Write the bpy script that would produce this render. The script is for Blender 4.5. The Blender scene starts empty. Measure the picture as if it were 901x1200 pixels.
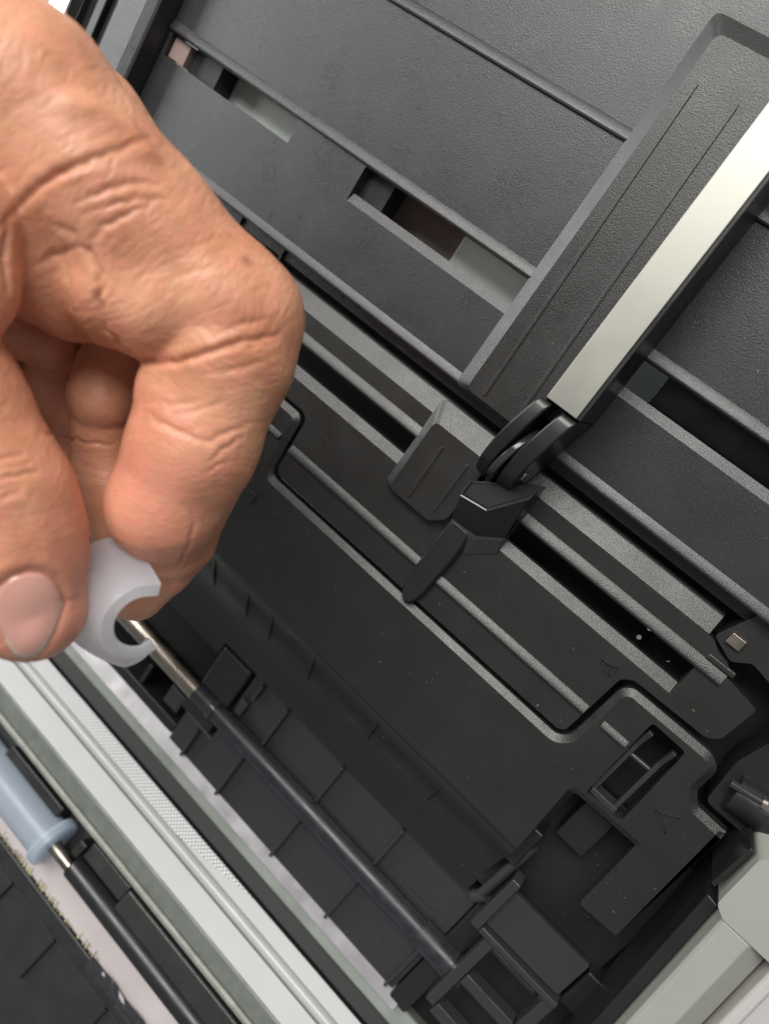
import bpy, bmesh, math, random
import numpy as np
from mathutils import Vector, Matrix
random.seed(7); rng = np.random.default_rng(7)
SC = bpy.context.scene
COL = SC.collection
MM = 0.001

# ------------------------------------------------------------------ camera
# scanner axes: x across the paper path, y up the feed tray, z out of the tray (millimetres)
RIGHT = np.array([0.72122, 0.54743, -0.42446]); DOWN = np.array([0.63166, -0.77125, 0.07861]); FWD = np.array([-0.28433, -0.32481, -0.90203])
CAM = np.array([46.915, 53.594, 148.835])
FPX, CX, CY = 862.0, 450.5, 600.0
cd = bpy.data.cameras.new('camera'); cam = bpy.data.objects.new('camera', cd); COL.objects.link(cam)
cam.matrix_world = Matrix([[RIGHT[i], -DOWN[i], -FWD[i], CAM[i]*MM] for i in range(3)] + [[0, 0, 0, 1]])
cd.sensor_fit = 'HORIZONTAL'; cd.sensor_width = 36.0; cd.lens = 36.0*FPX/901.0
cd.clip_start = 0.005; cd.clip_end = 20.0
cd.dof.use_dof = True; cd.dof.focus_distance = 0.143; cd.dof.aperture_fstop = 19.0
SC.camera = cam

# ------------------------------------------------------------------ light
w = bpy.data.worlds.new('World'); SC.world = w; w.use_nodes = True
wb = w.node_tree.nodes['Background']; wb.inputs[0].default_value = (0.92, 0.96, 1.0, 1); wb.inputs[1].default_value = 0.23
def area(name, loc, target, sx, sy, power, color):
    l = bpy.data.lights.new(name, 'AREA'); l.shape = 'RECTANGLE'; l.size = sx*MM; l.size_y = sy*MM; l.energy = power; l.color = color
    o = bpy.data.objects.new(name, l); COL.objects.link(o); o.location = [v*MM for v in loc]
    d = Vector(target) - Vector(loc); o.rotation_euler = d.to_track_quat('-Z', 'Y').to_euler(); return o
area('window_light', (-180, 640, 800), (0, 0, 0), 900, 460, 15.0, (1.0, 0.98, 0.94))
area('side_light', (-870, 120, 320), (-20, 20, 0), 560, 480, 6.0, (0.955, 1.0, 0.98))  # added broad low light on the left, for sheen on left-facing chamfers
SC.view_settings.view_transform = 'Standard'; SC.view_settings.look = 'None'; SC.view_settings.exposure = 0.12; SC.view_settings.gamma = 1.0
SC.view_settings.use_curve_mapping = False

# ------------------------------------------------------------------ materials
def mat(name, base, rough=0.5, metal=0.0, grain=0.0, gscale=3500.0, spec=0.5, mottle=0.0, mscale=120.0, coat=0.0, rvar=0.0, speck=0.0):
    m = bpy.data.materials.new(name); m.use_nodes = True
    nt = m.node_tree; N = nt.nodes; L = nt.links; b = N['Principled BSDF']
    b.inputs['Base Color'].default_value = (*base, 1); b.inputs['Roughness'].default_value = rough; b.inputs['Metallic'].default_value = metal
    b.inputs['Specular IOR Level'].default_value = spec
    if coat: b.inputs['Coat Weight'].default_value = coat; b.inputs['Coat Roughness'].default_value = 0.08
    tc = N.new('ShaderNodeTexCoord')
    if grain:
        n = N.new('ShaderNodeTexNoise'); n.inputs['Scale'].default_value = gscale; n.inputs['Detail'].default_value = 3.0
        L.new(tc.outputs['Object'], n.inputs['Vector'])
        bp = N.new('ShaderNodeBump'); bp.inputs['Strength'].default_value = grain; bp.inputs['Distance'].default_value = 0.00008
        L.new(n.outputs['Fac'], bp.inputs['Height']); L.new(bp.outputs['Normal'], b.inputs['Normal'])
    if mottle or speck:
        n2 = N.new('ShaderNodeTexNoise'); n2.inputs['Scale'].default_value = mscale; n2.inputs['Detail'].default_value = 5.0
        L.new(tc.outputs['Object'], n2.inputs['Vector'])
        cr = N.new('ShaderNodeMapRange'); cr.inputs[1].default_value = 0.3; cr.inputs[2].default_value = 0.7
        cr.inputs[3].default_value = 1.0 - mottle; cr.inputs[4].default_value = 1.0 + mottle
        L.new(n2.outputs['Fac'], cr.inputs[0])
        mx = N.new('ShaderNodeMix'); mx.data_type = 'RGBA'; mx.blend_type = 'MULTIPLY'; mx.inputs[0].default_value = 1.0
        mx.inputs[6].default_value = (*base, 1); L.new(cr.outputs[0], mx.inputs[7]); L.new(mx.outputs[2], b.inputs['Base Color'])
    if rvar:
        n3 = N.new('ShaderNodeTexNoise'); n3.inputs['Scale'].default_value = 160.0; n3.inputs['Detail'].default_value = 6.0
        L.new(tc.outputs['Object'], n3.inputs['Vector'])
        c3 = N.new('ShaderNodeMapRange'); c3.inputs[1].default_value = 0.3; c3.inputs[2].default_value = 0.7
        c3.inputs[3].default_value = max(0.03, rough - rvar); c3.inputs[4].default_value = rough + rvar
        L.new(n3.outputs['Fac'], c3.inputs[0]); L.new(c3.outputs[0], b.inputs['Roughness'])
    return m
TRAY = mat('textured_grey_plastic', (0.026, 0.026, 0.027), 0.30, grain=0.8, gscale=4800, mottle=0.10, mscale=90, spec=0.5, rvar=0.05)
BED = mat('textured_black_plastic', (0.019, 0.018, 0.017), 0.30, grain=0.8, gscale=4800, mottle=0.10, mscale=110, rvar=0.05)
BLACK = mat('satin_black_plastic', (0.013, 0.013, 0.013), 0.36, grain=0.12, gscale=2500, rvar=0.08)
GLOSS = mat('glossy_black_plastic', (0.030, 0.030, 0.033), 0.16, grain=0.05, gscale=900, rvar=0.10)
ROD = mat('worn_black_rod', (0.020, 0.021, 0.025), 0.36, mottle=0.3, mscale=400, rvar=0.1)
SMOKE = mat('smoky_black_plastic', (0.030, 0.031, 0.033), 0.2, rvar=0.10)
DARK = mat('cavity_plastic_and_shade', (0.008, 0.008, 0.008), 0.6)  # near-black; besides floors, it carries the shade of holes and the cover gap
CLEARG = mat('pale_plastic', (0.60, 0.63, 0.59), 0.35)
LABEL = mat('satin_metal_strip', (0.37, 0.365, 0.325), 0.47, metal=1.0, rvar=0.03)
CHROME = mat('chrome_strip', (0.75, 0.76, 0.76), 0.12, metal=1.0, rvar=0.05)
GLARE = mat('glare_tinted_strip', (0.27, 0.255, 0.27), 0.2, mottle=0.25, mscale=60, rvar=0.13)  # glare on the dark glossy strip is put into this pale mottled base
STEEL = mat('worn_steel', (0.33, 0.285, 0.24), 0.30, metal=1.0, mottle=0.2, mscale=300, rvar=0.08)
RAIL = mat('grey_green_rail', (0.185, 0.20, 0.18), 0.42, mottle=0.12, mscale=140, rvar=0.1)
WHITE = mat('white_backing', (0.46, 0.468, 0.462), 0.35, mottle=0.02)
BAR = mat('pale_grey_bar', (0.40, 0.40, 0.40), 0.22, mottle=0.05)
FELT = mat('mottled_grey_green_glass', (0.115, 0.125, 0.112), 0.3, mottle=0.15, mscale=260, rvar=0.1)
LIP = mat('yellowish_green_edge', (0.25, 0.255, 0.225), 0.3, mottle=0.2, mscale=300)
PINK = mat('pinkish_grey_plastic', (0.40, 0.36, 0.36), 0.3, mottle=0.08, mscale=60)
GOLD = mat('frayed_tape_edge', (0.36, 0.33, 0.2), 0.4, mottle=0.4, mscale=500)
HOUSE = mat('pale_green_grey_casing', (0.32, 0.325, 0.29), 0.45, grain=0.15, gscale=3000, mottle=0.03)
HOUSEW = mat('off_white_casing', (0.48, 0.455, 0.44), 0.4)
DESK = mat('grey_desk', (0.34, 0.37, 0.34), 0.6, mottle=0.06)
BROWN = mat('brown_plastic', (0.26, 0.185, 0.165), 0.45)
DUST = mat('dust', (0.20, 0.195, 0.18), 0.9)

def mesh_mat():
    m = mat('fine_woven_mesh', (0.6, 0.6, 0.6), 0.5); nt = m.node_tree; N = nt.nodes; L = nt.links; b = N['Principled BSDF']
    tc = N.new('ShaderNodeTexCoord'); vm = N.new('ShaderNodeVectorMath'); vm.operation = 'SCALE'; vm.inputs['Scale'].default_value = 4700.0
    L.new(tc.outputs['Object'], vm.inputs[0]); sp = N.new('ShaderNodeSeparateXYZ'); L.new(vm.outputs[0], sp.inputs[0])
    def sn(sock, k):
        a = N.new('ShaderNodeMath'); a.operation = 'MULTIPLY'; a.inputs[1].default_value = k; L.new(sock, a.inputs[0])
        s = N.new('ShaderNodeMath'); s.operation = 'SINE'; L.new(a.outputs[0], s.inputs[0]); return s.outputs[0]
    mu = N.new('ShaderNodeMath'); mu.operation = 'MULTIPLY'; L.new(sn(sp.outputs[0], 1.0), mu.inputs[0]); L.new(sn(sp.outputs[1], 1.12), mu.inputs[1])
    cr = N.new('ShaderNodeValToRGB'); cr.color_ramp.elements[0].position = 0.02; cr.color_ramp.elements[0].color = (0.70, 0.70, 0.70, 1)
    cr.color_ramp.elements[1].position = 0.30; cr.color_ramp.elements[1].color = (0.03, 0.03, 0.03, 1)
    L.new(mu.outputs[0], cr.inputs[0]); L.new(cr.outputs[0], b.inputs['Base Color']); return m
MESH = mesh_mat()

def silicone(name, col, trans):
    m = mat(name, col, 0.28, spec=0.6); b = m.node_tree.nodes['Principled BSDF']
    b.inputs['Transmission Weight'].default_value = trans; b.inputs['IOR'].default_value = 1.41
    nt = m.node_tree; N = nt.nodes; L = nt.links
    tl = N.new('ShaderNodeBsdfTranslucent'); tl.inputs[0].default_value = (*[min(1, c*1.05) for c in col], 1)
    m1 = N.new('ShaderNodeMixShader'); m1.inputs[0].default_value = 0.42; L.new(b.outputs[0], m1.inputs[1]); L.new(tl.outputs[0], m1.inputs[2])
    tr = N.new('ShaderNodeBsdfTransparent'); m2 = N.new('ShaderNodeMixShader'); m2.inputs[0].default_value = 0.16; L.new(m1.outputs[0], m2.inputs[1]); L.new(tr.outputs[0], m2.inputs[2])
    L.new(m2.outputs[0], N['Material Output'].inputs[0]); return m
SLEEVE = silicone('milky_silicone', (0.92, 0.925, 0.975), 0.58)
BLUE = silicone('bluish_silicone', (0.66, 0.73, 0.82), 0.45)

def skin_mat():
    m = bpy.data.materials.new('skin'); m.use_nodes = True; nt = m.node_tree; N = nt.nodes; L = nt.links; b = N['Principled BSDF']
    tc = N.new('ShaderNodeTexCoord')
    at = N.new('ShaderNodeAttribute'); at.attribute_name = 'tone'
    sp = N.new('ShaderNodeSeparateColor'); L.new(at.outputs['Color'], sp.inputs[0])
    n = N.new('ShaderNodeTexNoise'); n.inputs['Scale'].default_value = 110; n.inputs['Detail'].default_value = 6; L.new(tc.outputs['Object'], n.inputs['Vector'])
    cr = N.new('ShaderNodeValToRGB'); e = cr.color_ramp.elements
    e[0].position = 0.3; e[0].color = (0.47, 0.19, 0.10, 1); e[1].position = 0.72; e[1].color = (0.70, 0.355, 0.215, 1)
    L.new(n.outputs['Fac'], cr.inputs[0])
    mx = N.new('ShaderNodeMix'); mx.data_type = 'RGBA'; mx.inputs[7].default_value = (0.72, 0.27, 0.20, 1)
    nb = N.new('ShaderNodeTexNoise'); nb.inputs['Scale'].default_value = 380; nb.inputs['Detail'].default_value = 5; L.new(tc.outputs['Object'], nb.inputs['Vector'])
    mr = N.new('ShaderNodeMapRange'); mr.inputs[1].default_value = 0.45; mr.inputs[2].default_value = 0.75; mr.inputs[3].default_value = 0.0; mr.inputs[4].default_value = 0.5; L.new(nb.outputs['Fac'], mr.inputs[0])
    sm_ = N.new('ShaderNodeMath'); sm_.operation = 'ADD'; sm_.use_clamp = True; L.new(sp.outputs[0], sm_.inputs[0]); L.new(mr.outputs[0], sm_.inputs[1]); L.new(sm_.outputs[0], mx.inputs[0]); L.new(cr.outputs[0], mx.inputs[6])
    mk = N.new('ShaderNodeMix'); mk.data_type = 'RGBA'; mk.inputs[7].default_value = (0.22, 0.085, 0.05, 1)
    L.new(sp.outputs[1], mk.inputs[0]); L.new(mx.outputs[2], mk.inputs[6]); L.new(mk.outputs[2], b.inputs['Base Color'])
    b.inputs['Subsurface Weight'].default_value = 0.22; b.inputs['Subsurface Radius'].default_value = (1.0, 0.35, 0.2); b.inputs['Subsurface Scale'].default_value = 0.0022
    b.inputs['Roughness'].default_value = 0.46; b.inputs['Specular IOR Level'].default_value = 0.45
    v = N.new('ShaderNodeTexVoronoi'); v.feature = 'DISTANCE_TO_EDGE'; v.inputs['Scale'].default_value = 1500
    nw = N.new('ShaderNodeTexNoise'); nw.inputs['Scale'].default_value = 900; nw.inputs['Detail'].default_value = 4
    av = N.new('ShaderNodeAttribute'); av.attribute_name = 'lines'
    L.new(av.outputs['Vector'], v.inputs['Vector']); L.new(tc.outputs['Object'], nw.inputs['Vector'])
    ad = N.new('ShaderNodeMath'); ad.operation = 'MULTIPLY_ADD'; ad.inputs[1].default_value = 0.6; L.new(nw.outputs['Fac'], ad.inputs[0]); L.new(v.outputs['Distance'], ad.inputs[2])
    bp = N.new('ShaderNodeBump'); bp.inputs['Strength'].default_value = 0.42; bp.inputs['Distance'].default_value = 0.00025
    L.new(ad.outputs[0], bp.inputs['Height']); L.new(bp.outputs['Normal'], b.inputs['Normal'])
    return m
SKIN = skin_mat()
NAIL = mat('thumb_nail', (0.72, 0.37, 0.30), 0.3, mottle=0.08, mscale=200, spec=0.5, coat=0.6)
NAILTIP = mat('pale_nail_edge', (0.80, 0.60, 0.47), 0.3)

# ------------------------------------------------------------------ builders (all in mm, joined into one mesh per part)
class MB:
    def __init__(s): s.v = []; s.f = []
    def add(s, vs, fs):
        o = len(s.v); s.v += [tuple(map(float, p)) for p in vs]; s.f += [tuple(i + o for i in q) for q in fs]; return s
    def box(s, x0, x1, y0, y1, z0, z1):
        return s.add([(x0,y0,z0),(x1,y0,z0),(x1,y1,z0),(x0,y1,z0),(x0,y0,z1),(x1,y0,z1),(x1,y1,z1),(x0,y1,z1)],
                     [(3,2,1,0),(4,5,6,7),(0,1,5,4),(1,2,6,5),(2,3,7,6),(3,0,4,7)])
    def sweep(s, rings, cap=True):
        n = len(rings[0]); vs = [p for r in rings for p in r]; fs = []
        for k in range(len(rings) - 1):
            for i in range(n):
                j = (i + 1) % n; fs.append((k*n + i, k*n + j, (k+1)*n + j, (k+1)*n + i))
        if cap: fs.append(tuple(range(n - 1, -1, -1))); m = (len(rings) - 1)*n; fs.append(tuple(range(m, m + n)))
        return s.add(vs, fs)
    def ext_x(s, prof, x0, x1, n=1):          # prof: (y, z) outline
        return s.sweep([[(x0 + (x1 - x0)*k/n, y, z) for y, z in prof] for k in range(n + 1)])
    def ext_y(s, prof, y0, y1, splay=0.0):    # prof: (x, z) outline
        return s.sweep([[(x + splay*(y1 - y), y, z) for x, z in prof] for y in (y0, y1)])
    def tube(s, a, b, r0, r1=None, n=24):
        a = np.array(a, float); b = np.array(b, float); r1 = r0 if r1 is None else r1
        d = (b - a)/np.linalg.norm(b - a); u = np.cross(d, [0, 0, 1.0] if abs(d[2]) < 0.9 else [1.0, 0, 0]); u /= np.linalg.norm(u); q = np.cross(d, u)
        an = np.linspace(0, 2*math.pi, n, endpoint=False)
        return s.sweep([[a + r0*(u*math.cos(t) + q*math.sin(t)) for t in an], [b + r1*(u*math.cos(t) + q*math.sin(t)) for t in an]])
    def plate(s, outer, z0, z1, holes=()):    # plan outline (x, y) with holes
        bm = bmesh.new(); edges = []
        for lp in [outer] + list(holes):
            vs = [bm.verts.new((x, y, z1)) for x, y in lp]
            edges += [bm.edges.new((vs[i], vs[(i+1) % len(vs)])) for i in range(len(vs))]
        bmesh.ops.triangle_fill(bm, edges=edges, use_beauty=True, normal=(0, 0, 1)); bm.verts.index_update()
        vs = [tuple(v.co) for v in bm.verts]; n = len(vs); fs = []
        for fc in bm.faces:
            ids = [v.index for v in fc.verts]
            if fc.normal.z < 0: ids = ids[::-1]
            fs.append(tuple(ids)); fs.append(tuple(i + n for i in ids[::-1]))
        for e in edges:
            fc = e.link_faces[0] if e.link_faces else None
            a, b = e.verts[0].index, e.verts[1].index
            fs.append((a, b, b + n, a + n))
        bm.free()
        return s.add(vs + [(x, y, z0) for x, y, _ in vs], fs)
def inset(poly, w):
    p = np.array(poly, float); area2 = np.sum(p[:,0]*np.roll(p[:,1], -1) - np.roll(p[:,0], -1)*p[:,1]); sg_ = 1 if area2 > 0 else -1
    e = np.roll(p, -1, 0) - p; e /= np.linalg.norm(e, axis=1, keepdims=True) + 1e-12; nr = np.stack([-e[:,1], e[:,0]], -1)*sg_
    b = nr + np.roll(nr, 1, 0); b /= np.linalg.norm(b, axis=1, keepdims=True) + 1e-9
    k = np.clip(1/np.maximum((b*nr).sum(1), 0.4), 1, 2.2); return [tuple(q) for q in p + b*(np.asarray(w)*k)[:, None]]
def cplate(outer, z0, z1, cw, ch, holes=(), hw=0.3):      # plate with a sloping rim of width cw and drop ch
    top = inset(outer, np.array([cw if q[1] > -36.0 else 0.02 for q in outer])); mb = MB(); bm = bmesh.new(); edges = []
    for lp in [top] + list(holes):
        vs = [bm.verts.new((x, y, z1)) for x, y in lp]; edges += [bm.edges.new((vs[i], vs[(i+1) % len(vs)])) for i in range(len(vs))]
    bmesh.ops.triangle_fill(bm, edges=edges, use_beauty=True, normal=(0, 0, 1)); bm.verts.index_update()
    mb.add([tuple(v.co) for v in bm.verts], [tuple(v.index for v in f_.verts) for f_ in bm.faces]); bm.free()
    o, t = len(outer), 0
    for lp in [top] + list(holes):
        n = len(lp)
        if lp is top:
            b0 = len(mb.v); mb.v += [(x, y, z1 - ch) for x, y in outer] + [(x, y, z0) for x, y in outer]
            for i in range(n):
                j = (i+1) % n; mb.f += [(t+i, t+j, b0+j, b0+i), (b0+i, b0+j, b0+n+j, b0+n+i)]
        else:
            b0 = len(mb.v); mb.v += [(x, y, z0) for x, y in lp]
            for i in range(n):
                j = (i+1) % n; mb.f.append((t+i, t+j, b0+j, b0+i))
        t += n
    return mb
def fillet(poly, r, n=5):
    out = []; m = len(poly)
    for i, p in enumerate(poly):
        rr = r if not isinstance(r, (list, tuple)) else r[i]
        p = np.array(p, float); a = np.array(poly[i-1], float) - p; b = np.array(poly[(i+1) % m], float) - p
        la, lb = np.linalg.norm(a), np.linalg.norm(b); t = min(rr, la*0.45, lb*0.45)
        if t < 1e-3: out.append(tuple(p)); continue
        A = p + a/la*t; B = p + b/lb*t
        for k in range(n + 1):
            q = k/n; out.append(tuple((1-q)**2*A + 2*q*(1-q)*p + q*q*B))
    return out
WL = {}
def build(name, mb, m, parent=None, bevel=0.0, seg=2, smooth=None, angle=16):
    base = WL.get(parent.name, (0, 0, 0)) if parent else None
    if base is None or parent is None:
        a = np.array(mb.v); base = ((a[:,0].min() + a[:,0].max())/2, (a[:,1].min() + a[:,1].max())/2, a[:,2].min())
    me = bpy.data.meshes.new(name); me.from_pydata([((x - base[0])*MM, (y - base[1])*MM, (z - base[2])*MM) for x, y, z in mb.v], [], mb.f)
    bm = bmesh.new(); bm.from_mesh(me); bmesh.ops.recalc_face_normals(bm, faces=bm.faces); bm.to_mesh(me); bm.free()
    o = bpy.data.objects.new(name, me); COL.objects.link(o); me.materials.append(m)
    if parent: o.parent = parent
    else: o.location = [b*MM for b in base]
    WL[o.name] = base
    if bevel:
        bv = o.modifiers.new('bevel', 'BEVEL'); bv.width = bevel*MM; bv.segments = seg; bv.limit_method = 'ANGLE'; bv.angle_limit = math.radians(angle); bv.use_clamp_overlap = True
        me.polygons.foreach_set('use_smooth', [True]*len(me.polygons))
        bv.harden_normals = True
    elif smooth:
        me.polygons.foreach_set('use_smooth', [True]*len(me.polygons))
        try: me.set_sharp_from_angle(angle=math.radians(smooth))
        except Exception: pass
    return o
def thing(name, loc, label, cat, group=None):
    o = bpy.data.objects.new(name, None); COL.objects.link(o); o.location = [v*MM for v in loc]; o.empty_display_size = 0.01
    o['label'] = label; o['category'] = cat
    if group: o['group'] = group
    WL[o.name] = tuple(loc); return o
def tag(o, label, cat, group=None):
    o['label'] = label; o['category'] = cat
    if group: o['group'] = group
    return o
def rib_x(y, w, h, z, n=6):            # half-round profile
    return [(y + w/2*math.cos(t), z - 0.4 + (h + 0.4)*math.sin(t)**0.8 if 0 < t < math.pi - 1e-6 else z - 0.4) for t in np.linspace(0, math.pi, n + 1)]

# ------------------------------------------------------------------ setting
desk = build('desk', MB().box(-700, 700, -700, 700, -74, -64), DESK); desk['kind'] = 'structure'

# ------------------------------------------------------------------ feed tray
tray = thing('feed_tray', (0, 80, -3), 'dark grey textured paper feed tray with long ribs and rectangular slots', 'tray')
pl = [(-116, 33.4), (130, 33.4), (130, 128), (-116, 128)]
s1 = fillet([(-114.9, 52.0), (-70.2, 52.0), (-70.2, 57.5), (-114.9, 57.5)], 0.4, 3)
s2 = fillet([(-49.2, 49.4), (78, 49.4), (78, 57.5), (-49.2, 57.5)], 0.5, 3)
build('tray_panel', MB().plate(pl, -2.8, 0.0, [s1, s2]), TRAY, tray, 0.3)
def wedge0(name, y, wd, h, x0, x1, z, m, par):
    y1, y0 = y + wd/2, y - wd/2
    return build(name, MB().ext_x([(y1, z - 0.4), (y1, z), (y1 - 0.12*wd, z + 0.22*h), (y0 + 0.34*wd, z + 0.93*h), (y0 + 0.2*wd, z + h), (y0 + 0.06*wd, z + 0.85*h), (y0, z), (y0, z - 0.4)], x0, x1), m, par, smooth=24)
def roundrib(name, y, wd, h, x0, x1, z, m, par):
    o = build(name, MB().ext_x([(y + wd/2*math.cos(t), z - 0.3 + (h + 0.3)*math.sin(t)) for t in np.linspace(0, math.pi, 9)], x0, x1), m, par, smooth=50); return o
wedge0('rib', 88.2, 2.5, 0.72, -116, 129.8, 0, TRAY, tray)
wedge0('rib', 58.9, 2.5, 0.72, -116, 129.8, 0, TRAY, tray)
wedge0('front_lip', 33.9, 2.7, 0.8, -116, 129.8, -0.2, TRAY, tray)
build('slot_chamfer', MB().ext_x([(51.5, -2.7), (51.5, -0.95), (49.45, -0.05), (49.2, -0.3), (49.2, -2.7)], -49.0, 77.8), TRAY, tray)
build('front_wall', MB().box(-116, 129.7, 32.9, 34.0, -9, -0.5), TRAY, tray)
build('under_bracket', MB().box(-118, 129, 60.5, 63, -22, -2.9), BLACK, tray)
build('under_stop', MB().box(-51, -42, 49, 60.4, -9, -2.9), BLACK, tray)
build('under_stop', MB().box(-108.5, -99, 49, 60.4, -9, -2.9), BLACK, tray)
build('slot_slider', MB().box(-101, -68.5, 48.5, 60.3, -13, -9), CLEARG, tray, 0.4)
build('slot_slider', MB().box(-45, -26, 47, 60.3, -17, -13), BROWN, tray, 0.4)
build('slot_slider', MB().box(-25.5, 8, 47, 60.3, -15, -11), CLEARG, tray, 0.4)
build('slot_slider', MB().box(28, 78, 46, 60.3, -22, -18), SMOKE, tray, 0.4)

# ------------------------------------------------------------------ far side guide (upper left)
lg = thing('far_side_guide', (-130, 70, 0), 'raised grey side guide with ribbed channel and chrome strip at the far tray edge', 'paper guide')
build('fence', MB().ext_y([(-116.3, -6), (-116.3, 5.3), (-116.9, 5.7), (-119.6, 6.0), (-119.6, -6)], 28, 128), TRAY, lg, 0.15)
build('shelf', MB().box(-128.6, -119.9, 28, 128, -6, 5.7), TRAY, lg, 0.3)
for x0, x1, z in ((-133.5, -128.8, 3.0), (-136.6, -133.8, 4.4), (-141.5, -136.9, 2.2)): build('channel_rib', MB().box(x0, x1, 28, 128, -6, z), BLACK, lg, 0.3)
build('chrome_strip', MB().box(-149.5, -142.4, 44, 128, 3, 6.6), CHROME, lg, 0.5)
build('outer_panel', MB().box(-200, -149.7, 10, 128, -6, 5.0), TRAY, lg, 0.4)
build('end_block', MB().box(-114.6, -109, 52.2, 57.3, -9, -1.2), BROWN, tray, 0.2)

# ------------------------------------------------------------------ scanner body: feed bed
ZB = -1.0
body = thing('scanner_body', (10, -30, -30), 'black plastic scanner interior with slotted feed bed, curved chute and roller channel', 'scanner')
bedpoly = [(-122, 24.0), (67.5, 24.0), (69.5, 22.6), (72.8, 21.8), (73.2, 19.9), (81.3, 18.6), (80.6, 9.8), (78.6, 8.1), (62.2, 7.6), (60.2, 5.9), (59.2, -10.2), (58.0, -11.2), (-27.6, -11.2), (-28.7, -9.8), (-29.2, 3.9), (-31.0, 5.2), (-122, 5.2)]
slot = fillet([(-121, 10.2), (68.5, 10.2), (68.5, 17.5), (-121, 17.5)], 0.3, 2)
bed = build('feed_bed', MB().plate(fillet(bedpoly, 0.9, 4), -4.2, ZB, [slot]), BED, body, 0.25)
build('front_chamfer', MB().ext_x([(28.5, -6), (28.5, -3.4), (28.1, -3.0), (24.05, -1.02), (23.8, -1.4), (23.8, -6)], -122, 66.4), BED, bed, 0.25)
build('slot_chamfer', MB().ext_x([(12.6, -4.1), (12.6, -2.4), (10.25, -0.98), (10.0, -1.3), (10.0, -4.1)], -120.9, 68.4), BED, bed)
def wedge(name, y, wd, h, x0, x1, z, m, par):
    y1, y0 = y + wd/2, y - wd/2
    return build(name, MB().ext_x([(y1, z - 0.4), (y1, z), (y1 - 0.12*wd, z + 0.22*h), (y0 + 0.34*wd, z + 0.93*h), (y0 + 0.2*wd, z + h), (y0 + 0.06*wd, z + 0.85*h), (y0, z), (y0, z - 0.4)], x0, x1), m, par, smooth=24)
def flatrib(name, y0, y1, h, x0, x1, z, m, par, bv=0.45):
    return build(name, MB().box(x0, x1, y0, y1, z - 0.5, z + h), m, par, bv, 3)
wedge('rib', 18.9, 2.6, 0.9, -122, 73.6, ZB, BED, bed)
wedge('rib', -3.9, 2.2, 0.9, -28.6, 59.4, ZB, BED, bed)
flatrib('rib', 20.2, 21.6, 0.5, 68.5, 74.6, ZB, BED, bed)
build('gap_floor', MB().box(-116, 84, 29.8, 32.4, -9, -4.6), BED, body, 0.2)
for x in (-75, -60): build('divider', MB().box(x, x + 0.6, 29.4, 32.6, -8, -3.9), BED, body)
build('floor_pan', MB().box(-122, 84, -11, 34, -24, -16), DARK, body)
build('end_cap', MB().plate(fillet([(67.3, 24.3), (72.5, 22.2), (75.5, 24.6), (86, 22.5), (86, 33), (70.5, 33)], 0.8), -8, -2.6), BED, body, 0.4)
build('contact_pad', MB().box(69.2, 72.2, 24.8, 27.2, -2.7, -1.6), STEEL, body, 0.2)
for x, y in ((57.6, 16.2), (57.2, 13.4)): build('sensor_lens', MB().tube((x, y, -9), (x + 0.6, y + 0.3, -6), 0.9, 0.5, 10), CHROME, body, smooth=40)

# apron with two end tabs
ap = [(-122, 4.1), (-32.0, 4.1), (-30.4, 2.6), (-30.0, -10.6), (-28.4, -12.5), (58.6, -12.5), (60.6, -10.4), (61.4, 4.4), (63.2, 6.2), (81.6, 6.4), (84.3, 4.6), (84.2, -1.2), (86.2, -3.6), (93.2, -3.8), (93.2, -36.6), (84.4, -37.2), (83.8, -18.9), (68.9, -19.4), (68.3, -38.3), (-122, -38.3)]
lo = fillet([(70.2, -17.4), (78.6, -16.6), (77.9, 3.4), (70.0, 3.6)], 0.9, 4)
apron = build('apron', cplate(fillet(ap, [0.2, 1.2, 1.2, 1.2, 2.6, 2.6, 2.4, 1.5, 1.5, 1.5, 1.5, 0.8, 1.0, 0.3, 0.6, 0.6, 0.4, 0.4, 0.4, 0.2], 5), -3.8, -0.5, 1.5, 0.95, [lo]), BED, body, smooth=12)
wedge('rib', -3.6, 1.7, 0.7, 63.4, 69.4, -0.5, BED, apron)
wedge('rib', -3.2, 1.7, 0.7, -40, -32.4, -0.5, BED, apron)
build('raised_patch', MB().box(-37.4, -29.3, -21.6, -18.7, -1.2, -0.1), BED, apron, 0.3)
def tri_mark(pts, par):
    mb = MB()
    for i in range(3):
        a = np.array(pts[i]); b = np.array(pts[(i+1) % 3]); d = (b - a)/np.linalg.norm(b - a); n = np.array([-d[1], d[0]])*0.24
        q = [a - n, b - n, b + n, a + n]; mb.add([(p[0], p[1], -0.75) for p in q] + [(p[0], p[1], -0.18) for p in q], [(4,5,6,7),(0,1,5,4),(1,2,6,5),(2,3,7,6),(3,0,4,7)])
    return build('triangle_mark', mb, BED, par)
tri_mark([(81.4, -9.8), (85.4, -7.6), (85.5, -12.1)], apron)
tri_mark([(55.2, 6.6), (58.2, 7.6), (58.2, 5.0)], bed).location.z -= 0.25*MM
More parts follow.
